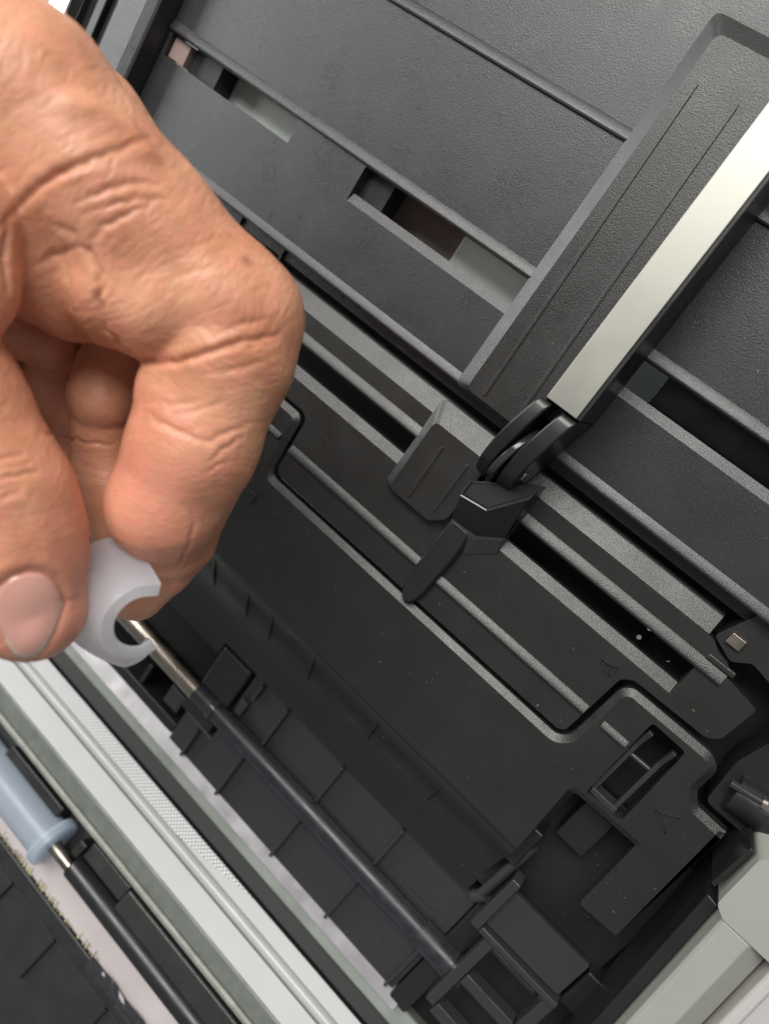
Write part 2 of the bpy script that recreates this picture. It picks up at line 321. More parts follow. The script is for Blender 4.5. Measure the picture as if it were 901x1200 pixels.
# latch in the right tab
latch = build('latch', MB().box(70.6, 76.9, -17.2, -15.9, -4.5, -1.6), SMOKE, body, 0.2)
def bent(x, w, par):
    pts = [(-16.4, -2.0), (-2.6, -1.3), (-1.0, -0.6), (2.4, 1.8)]; mb = MB()
    rings = [[(x - w/2, y, z - 1.6), (x + w/2, y, z - 1.6), (x + w/2, y, z), (x - w/2, y, z)] for y, z in pts]
    return build('prong', mb.sweep(rings), SMOKE, par, 0.25)
bent(70.9, 1.1, latch); bent(76.3, 1.1, latch)
build('crossbar', MB().tube((70.2, -5.2, -2.6), (76.6, -5.0, -2.6), 0.55), SMOKE, latch, smooth=60)
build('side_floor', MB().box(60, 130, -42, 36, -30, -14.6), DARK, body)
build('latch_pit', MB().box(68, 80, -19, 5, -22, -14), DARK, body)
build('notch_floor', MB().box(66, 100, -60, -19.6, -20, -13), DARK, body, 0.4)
build('notch_block', MB().box(72.5, 80, -33, -22, -13.2, -7.5), BLACK, body, 0.5)
build('notch_block', MB().box(64, 71.5, -46, -35, -13.2, -6.5), BLACK, body, 0.6)

# chute
cp = [(-37.4, -1.4), (-39.0, -1.75), (-41.5, -3.2), (-45, -5.9), (-49, -8.8), (-53, -11.1), (-58, -13.0), (-65, -13.9)]
chute = build('chute', MB().ext_x(cp + [(-65, -20), (-37.4, -20)], -122, 68.6), BLACK, body, smooth=40)
for x in (-31, -18, -9.0, 6.0, 27.6, 48.0):
    mb = MB(); y0, y1 = (-41.8, -52.5)
    ys = np.linspace(y0, y1, 7); rings = []
    for k, y in enumerate(ys):
        z = np.interp(-y, [-p[0] for p in cp], [p[1] for p in cp]); h = 0.9*math.sin(math.pi*(k + 0.35)/6.7)
        rings.append([(x - 0.45, y, z - 0.4), (x + 0.45, y, z - 0.4), (x + 0.15, y, z + h), (x - 0.15, y, z + h)])
    build('guide_fin', mb.sweep(rings), BLACK, chute, smooth=60)

# roller channel
chan = build('channel_floor', MB().plate([(-8, -65.2), (72.5, -65.2), (72.5, -104), (-19, -104), (-19, -92.5), (-8, -92.5)], -20, -15.6), GLOSS, body, 0.3)
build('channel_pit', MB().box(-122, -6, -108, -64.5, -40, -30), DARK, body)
for x, y0, y1 in ((5.7, -66.2, -79.6), (26.7, -66.2, -79.6), (48.4, -66.2, -79.6), (-4.0, -66.2, -72), (-12.2, -93, -103.6), (3.2, -86.4, -103.6), (26.3, -86.4, -103.6), (48.0, -86.4, -103.6), (70.4, -86.4, -103.6)):
    build('channel_rib', MB().ext_y([(x - 0.7, -15.8), (x + 0.7, -15.8), (x + 0.4, -13.7), (x - 0.4, -13.7)], y1, y0), GLOSS, chan, 0.15)
build('deflector_strip', MB().ext_x([(-102.4, -16.9), (-106.9, -13.6), (-107.2, -18), (-102.4, -18)], -122, 76), GLARE, body, 0.2)
build('shaft_bracket', MB().box(-19.5, -8.4, -80, -65.6, -22, -13.2), BLACK, body, 0.8)
build('shaft_bracket', MB().box(-21.5, -9.4, -92.2, -86.2, -22, -15.0), BLACK, body, 0.6)
build('glint_block', MB().box(-6.8, -4.2, -79.0, -74.0, -16.2, -13.8), SMOKE, body, 0.4)
build('glint_block', MB().box(-28.0, -22.0, -97.5, -91.0, -24, -17.0), SMOKE, body, 0.4)
build('pit_wall', MB().box(-122, -20, -70, -64.9, -30, -14.4), BLACK, body, 0.5)
build('pit_wall', MB().box(-122, -19.4, -103.8, -99.5, -30, -16.4), BLACK, body, 0.5)
build('pit_post', MB().box(-38, -36.5, -99.4, -92, -30, -17), BLACK, body, 0.3)
rod = build('roller_shaft', MB().tube((-18.6, -83.0, -13.8), (67.5, -83.0, -13.8), 3.05), ROD, body, smooth=60)
build('bare_steel_shaft', MB().tube((-122, -83.0, -13.8), (-18.6, -83.0, -13.8), 3.2), STEEL, rod, smooth=60)
build('collar', MB().tube((67.2, -83.0, -13.8), (82, -83.0, -13.8), 3.75), ROD, rod, smooth=60)
build('collar_ring', MB().tube((-12.2, -83.0, -13.8), (-10.6, -83.0, -13.8), 3.45), GLOSS, rod, smooth=60)
build('collar_ring', MB().tube((77, -83.0, -13.8), (77.6, -83.0, -13.8), 3.95), GLOSS, rod, smooth=60)

# guard frame at the lower right
gf = build('guard_frame', MB().box(72.8, 75.2, -64, -47.5, -10, -5.2), SMOKE, body, 0.4)
build('guard_plate', MB().ext_y([(75.4, -8.6), (96.4, -8.6), (96.4, -7.4), (75.4, -7.0)], -62.2, -50.9), SMOKE, gf, 0.15)
build('guard_rail', MB().box(75.4, 97.6, -64.6, -62.8, -10, -5.8), SMOKE, gf, 0.4)
build('guard_bar', MB().box(77.8, 80.4, -90, -65.0, -11, -7.0), SMOKE, gf, 0.4)
build('guard_bar', MB().box(95.0, 98.0, -90, -65.0, -11, -7.0), SMOKE, gf, 0.4)
build('guard_bar', MB().box(80.6, 94.8, -79.5, -76.2, -11, -7.2), SMOKE, gf, 0.4)
build('guard_bar', MB().box(80.6, 94.8, -92, -88.5, -11, -7.2), SMOKE, gf, 0.4)
build('guard_bar', MB().tube((80.4, -71, -14), (95, -71, -14), 0.9), SMOKE, gf, smooth=60)
build('stub_rod', MB().tube((71.0, -59.5, -10.5), (71.6, -39.5, -8.0), 1.25), SMOKE, body, smooth=60)
build('stub_rod', MB().tube((70.6, -62.8, -12), (72.2, -59, -10.5), 1.6), GLOSS, body, smooth=60)
build('channel_end', MB().box(72.7, 78.5, -106, -64.8, -24, -14.8), BLACK, body, 0.6)
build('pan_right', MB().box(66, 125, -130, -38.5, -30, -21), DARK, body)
build('pan_block', MB().box(97.6, 104, -64, -53, -16, -9), BLACK, body, 0.6)

# ------------------------------------------------------------------ side casing (lower right)
cas = thing('side_casing', (108, -30, -20), 'pale green grey plastic side casing with stepped edge in the lower right', 'casing')
build('casing_shell', MB().ext_y([(99.3, -12), (99.3, 9.2), (100.0, 10.0), (104.9, 10.2), (109.6, 6.0), (110.0, -12)], -80, -12.6, 0.10), HOUSE, cas, 0.3)
build('casing_corner', MB().plate(fillet([(96.8, -10.8), (99.2, -12.4), (104.9, -12.4), (110, -12.4), (110, 3.0), (97.6, 2.6), (96.0, 1.0)], 0.8), -12, 10.1), HOUSE, cas, 0.7)
build('casing_rim', MB().ext_y([(110.2, -12), (110.2, 9.0), (110.8, 9.6), (112.2, 9.6), (112.6, 9.0), (112.6, -12)], -80, -12.6, 0.10), HOUSEW, cas, 0.3)
build('outer_panel', MB().ext_y([(112.8, -12), (112.8, 8.2), (150, 8.2), (150, -12)], -80, -12.6, 0.10), HOUSEW, cas, 0.4)
build('seal_rail', MB().ext_y([(96.6, -12), (96.6, 4.6), (98.9, 5.6), (98.9, -12)], -80, -13.2, 0.10), BLACK, cas, 0.35)
build('seal_rail', MB().box(94.6, 95.6, -10.0, 0.5, -12, 7.6), BLACK, cas, 0.3)

# ------------------------------------------------------------------ hinge arm at the right edge
hg = thing('hinge_arm', (95, 14, -12), 'black hinge arm with metal pin beside the feed bed end', 'hinge')
build('arm', MB().plate(fillet([(86.8, -2.2), (97, -2.2), (100, 8), (99, 18), (88, 19.5), (85.6, 8)], 1.4), -12, -2.5), BLACK, hg, 0.8)
build('gusset', MB().sweep([[(83.2, 19.2, -4), (83.4, 27, -4), (95, 30, -4), (95, 19, -4)], [(85.0, 20.2, 5), (85.2, 25, 5), (94, 28, 7), (94, 20, 7)]]), SMOKE, hg, 0.4)
build('boss', MB().tube((88.5, 3.2, -3), (99, 4.6, -3), 4.2, 4.2, 28), BLACK, hg, 0.6)
build('pin', MB().tube((86.6, 5.0, 0.6), (92.5, 6.0, 0.2), 0.8), SMOKE, hg, smooth=50)
build('pin_head', MB().tube((92.4, 6.0, 0.2), (93.3, 6.2, 0.1), 1.35), STEEL, hg, smooth=50)
build('boss_ring', MB().tube((92.8, 10.4, -3.5), (99, 11, -3.5), 3.4, 3.4, 24), SMOKE, hg, 0.5)

# ------------------------------------------------------------------ sliding side guide
sg = thing('sliding_side_guide', (10, 70, 0), 'sliding black side guide with bright metal strip standing on the feed tray', 'paper guide')
gp = [(-3.4, 32.4), (14.5, 32.4), (14.5, 111.5), (-3.4, 111.5)]
def frustum(mb, x0, x1, y0, y1, z0, z1, i, r=1.2, it=None, skip_r=True):
    it = i if it is None else it
    lo = fillet([(x0, y0), (x1, y0), (x1, y1), (x0, y1)], [r, 0.05, 0.05, r], 5); hi = fillet([(x0 + i, y0 + 0.9), (x1, y0 + 0.9), (x1, y1 - it), (x0 + i, y1 - it)], [r, 0.05, 0.05, r], 5)
    n = len(lo); return mb.sweep([[(x, y, z0) for x, y in lo], [(x, y, z0 + 0.5) for x, y in lo], [(x, y, z1) for x, y in hi]])
gpl = build('guide_plate', frustum(MB(), -3.5, 16.9, 32.3, 111.6, 0.05, 2.2, 3.1, 1.6, 3.4), BED, sg, 0.3)
def groove(mb, x0, y0, x1, y1, z, wd=0.75):
    a = np.array((x0, y0)); b = np.array((x1, y1)); d = (b - a)/np.linalg.norm(b - a); n = np.array([-d[1], d[0]])
    an = np.linspace(-math.pi/2, math.pi/2, 6); lp = [b + wd/2*(d*math.cos(t) + n*math.sin(t)) for t in an] + [a - wd/2*(d*math.cos(t) + n*math.sin(t)) for t in an]
    return mb.sweep([[(p[0], p[1], z - 0.2) for p in lp], [(p[0], p[1], z + 0.28) for p in lp]])
for x0, y0, x1, y1 in ((3.6, 34.4, 1.9, 99.8), (12.0, 36.2, 10.1, 100.0)):
    build('raised_line', groove(MB(), x0, y0, x1, y1, 2.2), BED, gpl, 0.15)
fence = build('fence_wall', MB().box(17.0, 24.8, 42.4, 140, 0.1, 15.6), BLACK, sg, 0.5)
build('metal_strip', MB().box(17.3, 24.0, 42.6, 140, 15.62, 16.0), LABEL, fence, 0.12)
build('strip_edge', MB().box(24.1, 24.85, 42.6, 140, 14.8, 15.85), BLACK, fence, 0.15)
# hinge lugs, knuckle, lower carriage and pressing claw
lp = [(42.3, 15.6), (39.0, 16.3), (35.0, 16.5), (30.5, 15.3), (26.5, 12.6), (23.5, 8.8), (21.8, 5.0), (21.2, 2.4), (23.0, 0.6), (27.0, -0.4), (42.3, 0.1)]
def skew(mb, prof, x0, x1): return mb.sweep([[(x + 0.2*(y - 42), y, z) for y, z in prof] for x in (x0, x1)])
lp = fillet(lp, 1.6, 3)
lugs = [build('hinge_lug', skew(MB(), lp, x0, x1), BLACK, sg, 0.55, 3, angle=40) for x0, x1 in ((16.0, 18.9), (21.1, 24.6))]
hx = 24.6 - 0.2*14
build('bolt_hole_shade', MB().tube((hx - 0.4, 28, 10.2), (hx + 0.06, 28, 10.2), 2.0, 2.0, 24), DARK, lugs[1])  # solid dark disc, painted shade in place of a real hole
build('bolt_end', MB().tube((hx - 0.4, 27.8, 10.0), (hx + 0.3, 27.8, 10.0), 1.2, 1.0, 20), STEEL, lugs[1], smooth=40)
kn = [(29.8 + 6.6*math.cos(t), 8.2 + 6.6*math.sin(t)) for t in np.linspace(0, 2*math.pi, 30, endpoint=False)]
build('hinge_knuckle', skew(MB(), kn, 19.2, 20.8), GLOSS, sg, 0.5, 3, angle=40)
build('knuckle_neck', skew(MB(), [(31, 14.2), (26, 12.0), (22.5, 7.0), (19.8, 5.0), (19.8, 0.2), (30, 0.2)], 19.3, 20.7), BLACK, sg, 0.3)
build('lug_bridge', MB().sweep([[(18.5 - 0.7, 38.6, z), (20.9 - 0.7, 38.6, z), (21.2, 42.2, z), (18.8, 42.2, z)] for z in (0.2, 9.0)]), BLACK, sg, 0.3)
car = build('carriage', MB().sweep([[(13.2, 9.4, 1.3), (20.0, 9.9, 1.3), (25.0, 13.5, 1.3), (25.2, 27.2, 1.3), (13.2, 19, 1.3)], [(13.5, 16.3, 7.6), (19.7, 17.3, 7.6), (24.9, 24.5, 7.8), (25.0, 28.0, 7.8), (13.5, 20, 7.6)]]), BLACK, sg, 0.2)
build('carriage_well_shade', MB().sweep([[(x, y, z) for x, y in ((14.1, 17.0), (19.5, 17.9), (24.4, 24.8), (24.4, 27.2), (14.1, 19.6))] for z in (7.5, 7.86)]), DARK, car)  # thin dark slab on the top, painted shade for the open hollow
mb = MB(); rp = [(13.5, 20.0, 7.8), (13.5, 16.3, 7.8), (19.7, 17.3, 7.8), (24.9, 24.5, 8.0), (25.0, 28.0, 8.0)]
for p, q in zip(rp[:-1], rp[1:]): mb.tube(p, q, 0.32, 0.32, 8)
build('carriage_rim', mb, SMOKE, car)
build('carriage_step', MB().sweep([[(14.0, 4.2, -0.8), (20.4, 4.6, -0.8), (25.4, 9.2, -0.8), (25.2, 24, -0.8), (13.3, 14, -0.8)], [(13.6, 8.6, 1.25), (20.0, 9.2, 1.25), (24.9, 12.8, 1.25), (25.0, 24, 1.25), (13.3, 14, 1.25)]]), SMOKE, sg, 0.15)
cl = fillet([(13.3, 9.5), (18.9, 9.5), (19.3, 2.2), (18.5, -9.6), (17.3, -12.2), (15.0, -12.6), (13.5, -9.6), (13.1, -2)], 1.2, 4)
build('pressing_claw', MB().sweep([[(x, y, -0.6) for x, y in cl], [(x, y, 0.5) for x, y in cl], [(16.2 + (x - 16.2)*0.82, -1 + (y + 1)*0.96, 1.3) for x, y in cl]]), BLACK, sg, 0.25)
fo = fillet([(-4.2, 5.2), (9.6, 5.2), (12.8, 8.4), (13.0, 28.4), (-4.2, 28.4)], [1.4, 1.0, 1.0, 0.3, 1.6], 5)
fi = fillet([(-2.1, 5.6), (9.6, 5.6), (12.8, 8.6), (13.0, 23.6), (-2.1, 23.6)], [1.4, 1.0, 1.0, 0.3, 1.6], 5)
foot = build('foot_plate', MB().sweep([[(x, y, -0.95) for x, y in fo], [(x, y, -0.4) for x, y in fo], [(x, y, 1.4) for x, y in fi]]), BED, sg, 0.35, 3)
for x0, y0, x1, y1 in ((2.8, 7.2, 2.6, 20.0), (9.3, 8.2, 9.4, 20.4)):
    build('raised_line', groove(MB(), x0, y0, x1, y1, 1.4), BED, foot, 0.15)

# ------------------------------------------------------------------ open cover with scan strip (lower left)
A28 = math.radians(28); CA, SA = math.cos(A28), math.sin(A28)
def uh(u, h): return (-107 - u*CA + h*SA, -15 + u*SA + h*CA)
def ub(u0, u1, h0, h1): return [uh(u0, h0), uh(u1, h0), uh(u1, h1), uh(u0, h1)]
cov = thing('open_scanner_cover', (0, -135, -25), 'opened scanner cover with white scan strip, woven mesh and grey rails', 'scanner cover')
X0, X1 = -130, 105
build('cover_base', MB().ext_x(ub(1, 90, -14, -7.2), X0, X1), DARK, cov)
build('scan_rail', MB().ext_x([uh(-1.8, -7), uh(-1.6, -0.5), uh(-1.1, 0), uh(3.4, 0.0), uh(3.8, -0.4), uh(3.9, -7)], X0, X1), RAIL, cov, 0.2)
build('gap_shade_liner', MB().ext_x([uh(4.0, -7), uh(13.7, -7), uh(13.7, -1.7), uh(9.4, -1.7), uh(9.2, -4.6), uh(4.0, -5.2)], X0, X1), DARK, cov)  # near-black colour stands in for the shadow on the gap floor
build('blown_out_margin', MB().ext_x(ub(9.4, 13.75, -1.66, -1.4), -20, X1), WHITE, cov)  # added white strip, stands in for mesh washed out by bright light
mo = [(X0, 9.3), (30, 9.3), (2, 13.8), (X0, 13.8)]
build('woven_mesh', MB().sweep([[(x, *uh(u, -1.36)) for x, u in mo], [(x, *uh(u, -1.05)) for x, u in mo]]), MESH, cov)
build('round_bar', MB().ext_x([uh(15.5 + 1.65*math.cos(t), -1.2 + 1.7*math.sin(t)) for t in np.linspace(0, math.pi, 11)] + [uh(13.85, -6), uh(17.15, -6)], X0, X1), BAR, cov, smooth=50)
build('white_strip', MB().ext_x(ub(17.5, 24.4, -7, -0.3), X0, X1), WHITE, cov, 0.2)
build('edge_line', MB().ext_x(ub(24.45, 24.85, -7, -0.05), X0, X1), LIP, cov)
build('glass_strip', MB().ext_x(ub(24.9, 29.4, -7, -0.2), X0, X1), FELT, cov, 0.15)
build('glass_lip', MB().ext_x([uh(29.5, -7), uh(29.5, 0.5), uh(30.2, 0.9), uh(31.0, 0.5), uh(31.5, 0.1), uh(31.7, -7)], X0, X1), LIP, cov, 0.2)
build('holder_block', MB().ext_x(ub(32.4, 36.6, -7, 1.0), -53, -27), BLACK, cov, 0.5)
build('holder_block', MB().ext_x(ub(32.6, 37.6, -7, -1.4), -14, 3.0), BED, cov, 0.4)
build('holder_block', MB().ext_x(ub(32.2, 39.6, -7, 0.4), 3.2, X1), BED, cov, 1.0, 1)
crod = build('cover_shaft', MB().tube((-14, *uh(41.2, -1.5)), (X1, *uh(41.2, -1.5)), 3.3, 3.3, 28), BLACK, cov, 0.5)
build('steel_pin', MB().tube((-60, *uh(41.4, -0.4)), (-13.5, *uh(41.4, -0.4)), 1.9), STEEL, crod, smooth=60)
build('shaft_cheek', MB().ext_x(ub(34, 38.5, -7, 0.6), -17, -14.2), BLACK, cov, 0.5)
build('grey_panel', MB().ext_x(ub(44.6, 53.6, -7, -5.0), -70, X1), PINK, cov, 0.3)
mb = MB()
for k in range(46):
    x = -42 + k*1.15 + random.uniform(-0.3, 0.3)
    if random.random() < 0.3: continue
    l = random.uniform(0.4, 1.7); wd = random.uniform(0.25, 0.6); a = uh(53.4 - l, -4.9); b = uh(54.2, -4.6)
    mb.add([(x, *a), (x + wd, *a), (x + wd*1.3, *b), (x - wd*.3, *b), (x + wd/2, a[0], a[1] + random.uniform(0.2, 0.7))], [(0,1,4),(1,2,4),(2,3,4),(3,0,4),(0,3,2,1)])
fr = build('frayed_edge', mb, GOLD, cov); fr['kind'] = 'stuff'
build('lower_ledge', MB().ext_x(ub(53.7, 58.5, -7, -3.8), X0, X1), BLACK, cov, 0.6)
build('lower_panel', MB().ext_x(ub(58.6, 90, -7, -5.0), X0, X1), BED, cov, 0.4)
for x in (-25, -4, 20, 44): build('panel_fin', MB().ext_x(ub(58.7, 72, -5.2, -3.6), x, x + 0.8), BLACK, cov, 0.2)
# crinkled glossy film
mb = MB(); nx, nu = 40, 6
for i in range(nx):
    for j in range(nu):
        mb.v.append((8 + i*1.3, *uh(52.6 + j*0.75 + 0.3*math.sin(i*0.7), -3.6 + random.uniform(0, 0.5) + 0.5*math.sin(j))))
for i in range(nx - 1):
    for j in range(nu - 1): mb.f.append((i*nu + j, (i+1)*nu + j, (i+1)*nu + j + 1, i*nu + j + 1))
build('crinkled_film', mb, GLOSS, cov)

rl = thing('cover_roller', (-40, *uh(41.4, -6)), 'bluish clear silicone roller with end flange seated in the open cover', 'roller')
def ring_tube(mb, x0, x1, ro, ri, u, h, n=40):
    an = np.linspace(0, 2*math.pi, n, endpoint=False)
    R = [[(x, *uh(u + r*math.cos(t), h + r*math.sin(t))) for t in an] for x, r in ((x0, ri), (x0, ro), (x1, ro), (x1, ri), (x0, ri))]
    return mb.sweep(R, cap=False)
build('roller_body', ring_tube(MB(), -90, -24.6, 6.0, 1.95, 41.4, -0.4), BLUE, rl, smooth=50)
build('roller_flange', ring_tube(MB(), -24.4, -21.8, 7.4, 1.95, 41.0, -0.4), BLUE, rl, smooth=50)

# ------------------------------------------------------------------ hand (implicit surface, meshed) and the sleeve it holds
def pt(px, py, d): return np.array([(px - CX)/FPX*d, (py - CY)/FPX*d, d])           # eye-frame authoring of the pose
ROT = np.stack([RIGHT, DOWN, FWD])
def to_scanner(p): return np.asarray(p) @ ROT + CAM
def cone(p, a, b, ra, rb):
    ba = b - a; h = np.clip(((p - a) @ ba)/(ba @ ba), 0, 1)
    return np.linalg.norm(p - a - h[..., None]*ba, axis=-1) - (ra + (rb - ra)*h)
def smin(a, b, k):
    h = np.clip(0.5 + 0.5*(b - a)/k, 0, 1); return b + (a - b)*h - k*h*(1 - h)
def chain(p, nodes, k=2.0):
    d = None
    for (x0, y0, d0, r0), (x1, y1, d1, r1) in zip(nodes[:-1], nodes[1:]):
        c = cone(p, pt(x0, y0, d0), pt(x1, y1, d1), r0, r1); d = c if d is None else smin(d, c, k)
    return d
THUMB = [(-115, 400, 96, 10.0), (-75, 465, 97, 10.2), (-15, 585, 100, 11.0), (6, 642, 102, 10.5), (33, 710, 104, 7.9)]
def sd_thumb(p): return chain(p, THUMB, 3.0)
def sd_index(p): 
    a = chain(p, [(276, 374, 110, 9.9), (262, 415, 110, 10.3), (226, 520, 111, 9.3), (191, 594, 114, 8.3), (201, 640, 120, 5.7)], 2.5)
    a = smin(a, chain(p, [(199, 455, 107.5, 4.8), (240, 440, 108, 6.0)], 2), 2.0)
    return a
def sd_back(p):
    d = chain(p, [(-330, 40, 96, 24), (-60, 110, 97, 15.5), (22, 132, 98, 12.6), (100, 215, 101, 11.6), (168, 277, 104.5, 10.8), (262, 362, 109, 10.0), (278, 376, 110, 9.8)], 4.0)
    d = smin(d, chain(p, [(-300, 60, 116, 24), (88, 166, 114, 11.4), (200, 280, 122, 9.0)], 3), 3.5)
    d = smin(d, chain(p, [(-140, 250, 104, 14), (30, 285, 104, 9.5), (92, 333, 107, 8.4)], 3), 4.0)
    d = smin(d, chain(p, [(150, 335, 104.5, 9.6), (185, 354, 104.5, 8.2), (250, 372, 106.5, 5.4)], 2), 1.5)
    return d
def sd_web(p): return chain(p, [(-150, 170, 92, 12), (-62, 255, 92, 8.5), (-54, 332, 92, 6.8), (-115, 400, 96, 9.5)], 3)
def sd_inner(p):
    L = [[(200, 300, 122, 9), (140, 425, 123, 6.0), (121, 466, 121, 5.9)],                     # middle finger, folded
         [(121, 466, 122, 5.4), (122, 545, 126, 5.4), (150, 640, 125, 5.2), (196, 652, 123, 5.4)],
         [(150, 300, 130, 9), (80, 448, 131, 7.2), (100, 482, 131, 7.0)],                       # ring finger
         [(100, 498, 134, 6.0), (78, 540, 134, 6.0), (98, 590, 132, 6.0)],
         [(90, 330, 140, 8), (24, 424, 141, 4.6), (27, 446, 141, 4.4)],                         # little finger
         [(-60, 330, 122, 12), (10, 374, 125, 6.6), (58, 388, 123, 5.6)],                       # palm behind the web
         [(240, 548, 122, 7.4), (212, 632, 122.5, 5.6), (192, 660, 123, 5.0), (158, 692, 125, 5.2)]]  # middle finger tip behind the index
    L.append([(-160, 300, 128, 22), (-155, 400, 128, 21), (-112, 540, 130, 15)])                  # unseen palm mass, added to block light from the left
    L.append([(-150, 420, 150, 22), (-40, 520, 154, 15), (60, 580, 146, 9)])                     # unseen palm mass, added behind the curled fingers to stop light leaking in
    d = None
    for l in L:
        c = chain(p, l, 1.5); d = c if d is None else smin(d, c, 0.3)
    return d
def sd_hand(p):
    d = smin(sd_back(p), sd_index(p), 0.5)
    d = smin(d, sd_web(p), 0.9); d = smin(d, sd_inner(p), 0.9)
    return smin(d, sd_thumb(p), 0.9)
def grad(fn, p, e=0.05):
    g = np.stack([fn(p + np.eye(3)[i]*e) - fn(p - np.eye(3)[i]*e) for i in range(3)], -1); return g/(np.linalg.norm(g, axis=-1, keepdims=True) + 1e-9)
def trace(fn, pix, d0=60.0, n=70):
    pix = np.asarray(pix, float); dr = np.stack([(pix[:,0] - CX)/FPX, (pix[:,1] - CY)/FPX, np.ones(len(pix))], -1); ln = np.linalg.norm(dr, axis=-1)
    t = np.full(len(pix), d0)
    for _ in range(n): t = t + np.clip(fn(dr*t[:,None]), -3, 6)/ln*0.9
    return dr*t[:,None]
def surface_nets(fn, lo, hi, h):
    n = np.ceil((hi - lo)/h).astype(int) + 1
    ax = [lo[i] + h*np.arange(n[i]) for i in range(3)]; D = np.empty(n, np.float32)
    for i in range(0, n[0], 8):
        G = np.stack(np.meshgrid(ax[0][i:i+8], ax[1], ax[2], indexing='ij'), -1); D[i:i+8] = fn(G)
    S = D < 0; c = [np.s_[:-1], np.s_[1:]]
    cnt = np.zeros(n - 1, np.int32); acc = np.zeros((*(n - 1), 3), np.float32)
    for axis in range(3):
        o1, o2 = [a for a in range(3) if a != axis]
        for u in (0, 1):
            for v in (0, 1):
                s0 = [None]*3; s1 = [None]*3; s0[axis] = c[0]; s1[axis] = c[1]; s0[o1] = s1[o1] = c[u]; s0[o2] = s1[o2] = c[v]
                a = D[tuple(s0)]; b = D[tuple(s1)]; x = (a < 0) != (b < 0)
                t = np.where(x, a/np.where(x, a - b, 1), 0)
                cnt += x; acc[..., axis] += t; acc[..., o1] += u*x; acc[..., o2] += v*x
    m = cnt > 0; idx = np.full(n - 1, -1); idx[m] = np.arange(m.sum())
    I = np.argwhere(m); V = lo + h*(I + acc[m]/cnt[m][:, None]); F = []
    for axis in range(3):
        o1, o2 = [(1, 2), (2, 0), (0, 1)][axis]
        s0 = [np.s_[:]]*3; s1 = [np.s_[:]]*3; s0[axis] = c[0]; s1[axis] = c[1]
        x = np.argwhere(S[tuple(s0)] != S[tuple(s1)]); ok = (x[:, o1] > 0) & (x[:, o2] > 0) & (x[:, o1] < n[o1] - 1) & (x[:, o2] < n[o2] - 1); x = x[ok]
        def g(d1, d2):
            y = x.copy(); y[:, o1] += d1; y[:, o2] += d2; return idx[y[:, 0], y[:, 1], y[:, 2]]
        q = np.stack([g(-1, -1), g(0, -1), g(0, 0), g(-1, 0)], -1); fl = S[tuple(s0)][tuple(x.T)] if False else S[x[:, 0], x[:, 1], x[:, 2]]
        q[~fl] = q[~fl][:, ::-1]; F.append(q)
    F = np.concatenate(F); F = F[(F >= 0).all(1)]; return V, F
lo = np.array([-92.0, -76.0, 66.0]); hi = np.array([-8.0, 26.0, 166.0])
V, F = surface_nets(sd_hand, lo, hi, 0.72)
for _ in range(2): V = V - grad(sd_hand, V)*np.clip(sd_hand(V), -0.5, 0.5)[:, None]
me = bpy.data.meshes.new('tmp'); me.from_pydata(V.tolist(), [], F.tolist()); ob = bpy.data.objects.new('tmp', me); COL.objects.link(ob)
sm = ob.modifiers.new('s', 'SUBSURF'); sm.levels = 1
dg = bpy.context.evaluated_depsgraph_get(); me2 = bpy.data.meshes.new_from_object(ob.evaluated_get(dg)); bpy.data.objects.remove(ob); bpy.data.meshes.remove(me)
n = len(me2.vertices); V = np.empty(n*3); me2.vertices.foreach_get('co', V); V = V.reshape(-1, 3)
NRM = grad(sd_hand, V, 0.15)
# wrinkles: creases drawn on the skin, then fine skin folds that run across each finger
CRE = [([(-10, 275), (0, 264), (20, 244), (48, 216), (78, 196), (112, 184), (150, 171), (178, 160)], 0.9, 0.9),
       ([(10, 262), (5, 285), (3, 305), (8, 340)], 1.2, 0.8), ([(32, 226), (65, 203), (100, 194), (132, 189)], 0.5, 0.8),
       ([(92, 236), (128, 221), (160, 212), (186, 216)], 0.7, 0.8), ([(100, 250), (125, 241), (160, 232), (195, 232)], 0.45, 0.7),
       ([(104, 300), (108, 285), (118, 266), (150, 250), (180, 236)], 0.5, 0.8), ([(106, 292), (117, 318), (119, 338), (114, 350), (119, 364), (123, 390)], 1.3, 0.8),
       ([(60, 262), (85, 270), (104, 300)], 0.35, 1.0), ([(78, 300), (82, 330), (80, 360)], 0.35, 0.9), ([(30, 318), (60, 300), (95, 288)], 0.4, 0.9),
       ([(127, 391), (140, 408), (170, 424), (207, 424), (245, 412), (280, 400), (306, 397), (326, 391)], 1.3, 0.9),
       ([(250, 395), (280, 380), (310, 374)], 0.35, 0.8), ([(262, 407), (296, 407), (322, 400)], 0.35, 0.7), ([(240, 440), (280, 432), (318, 420)], 0.3, 0.8),
       ([(168, 480), (184, 493), (213, 507), (247, 520)], 0.6, 0.9), ([(175, 470), (200, 474), (240, 470)], 0.35, 0.9), ([(200, 486), (235, 480), (262, 470)], 0.3, 0.8),
       ([(246, 540), (262, 526), (284, 512)], 0.5, 0.7), ([(240, 520), (262, 508), (290, 498)], 0.45, 0.8), ([(238, 556), (254, 546), (268, 540)], 0.35, 0.6),
       ([(-6, 538), (10, 536), (26, 532)], 0.5, 0.7), ([(-6, 562), (17, 558), (44, 552)], 0.6, 0.7), ([(-6, 588), (12, 580), (24, 575)], 0.5, 0.7), ([(-8, 550), (12, 547), (34, 543)], 0.35, 0.6), ([(-8, 575), (14, 570), (30, 565)], 0.35, 0.6),
       ([(215, 590), (228, 610), (222, 640), (210, 665)], 0.4, 0.8),
       ([(215, 300), (240, 283), (262, 276)], 0.2, 0.7), ([(195, 330), (225, 318), (262, 312)], 0.2, 0.7), ([(50, 505), (70, 512), (100, 519), (132, 522)], 0.7, 0.7)]
disp = np.zeros(n)
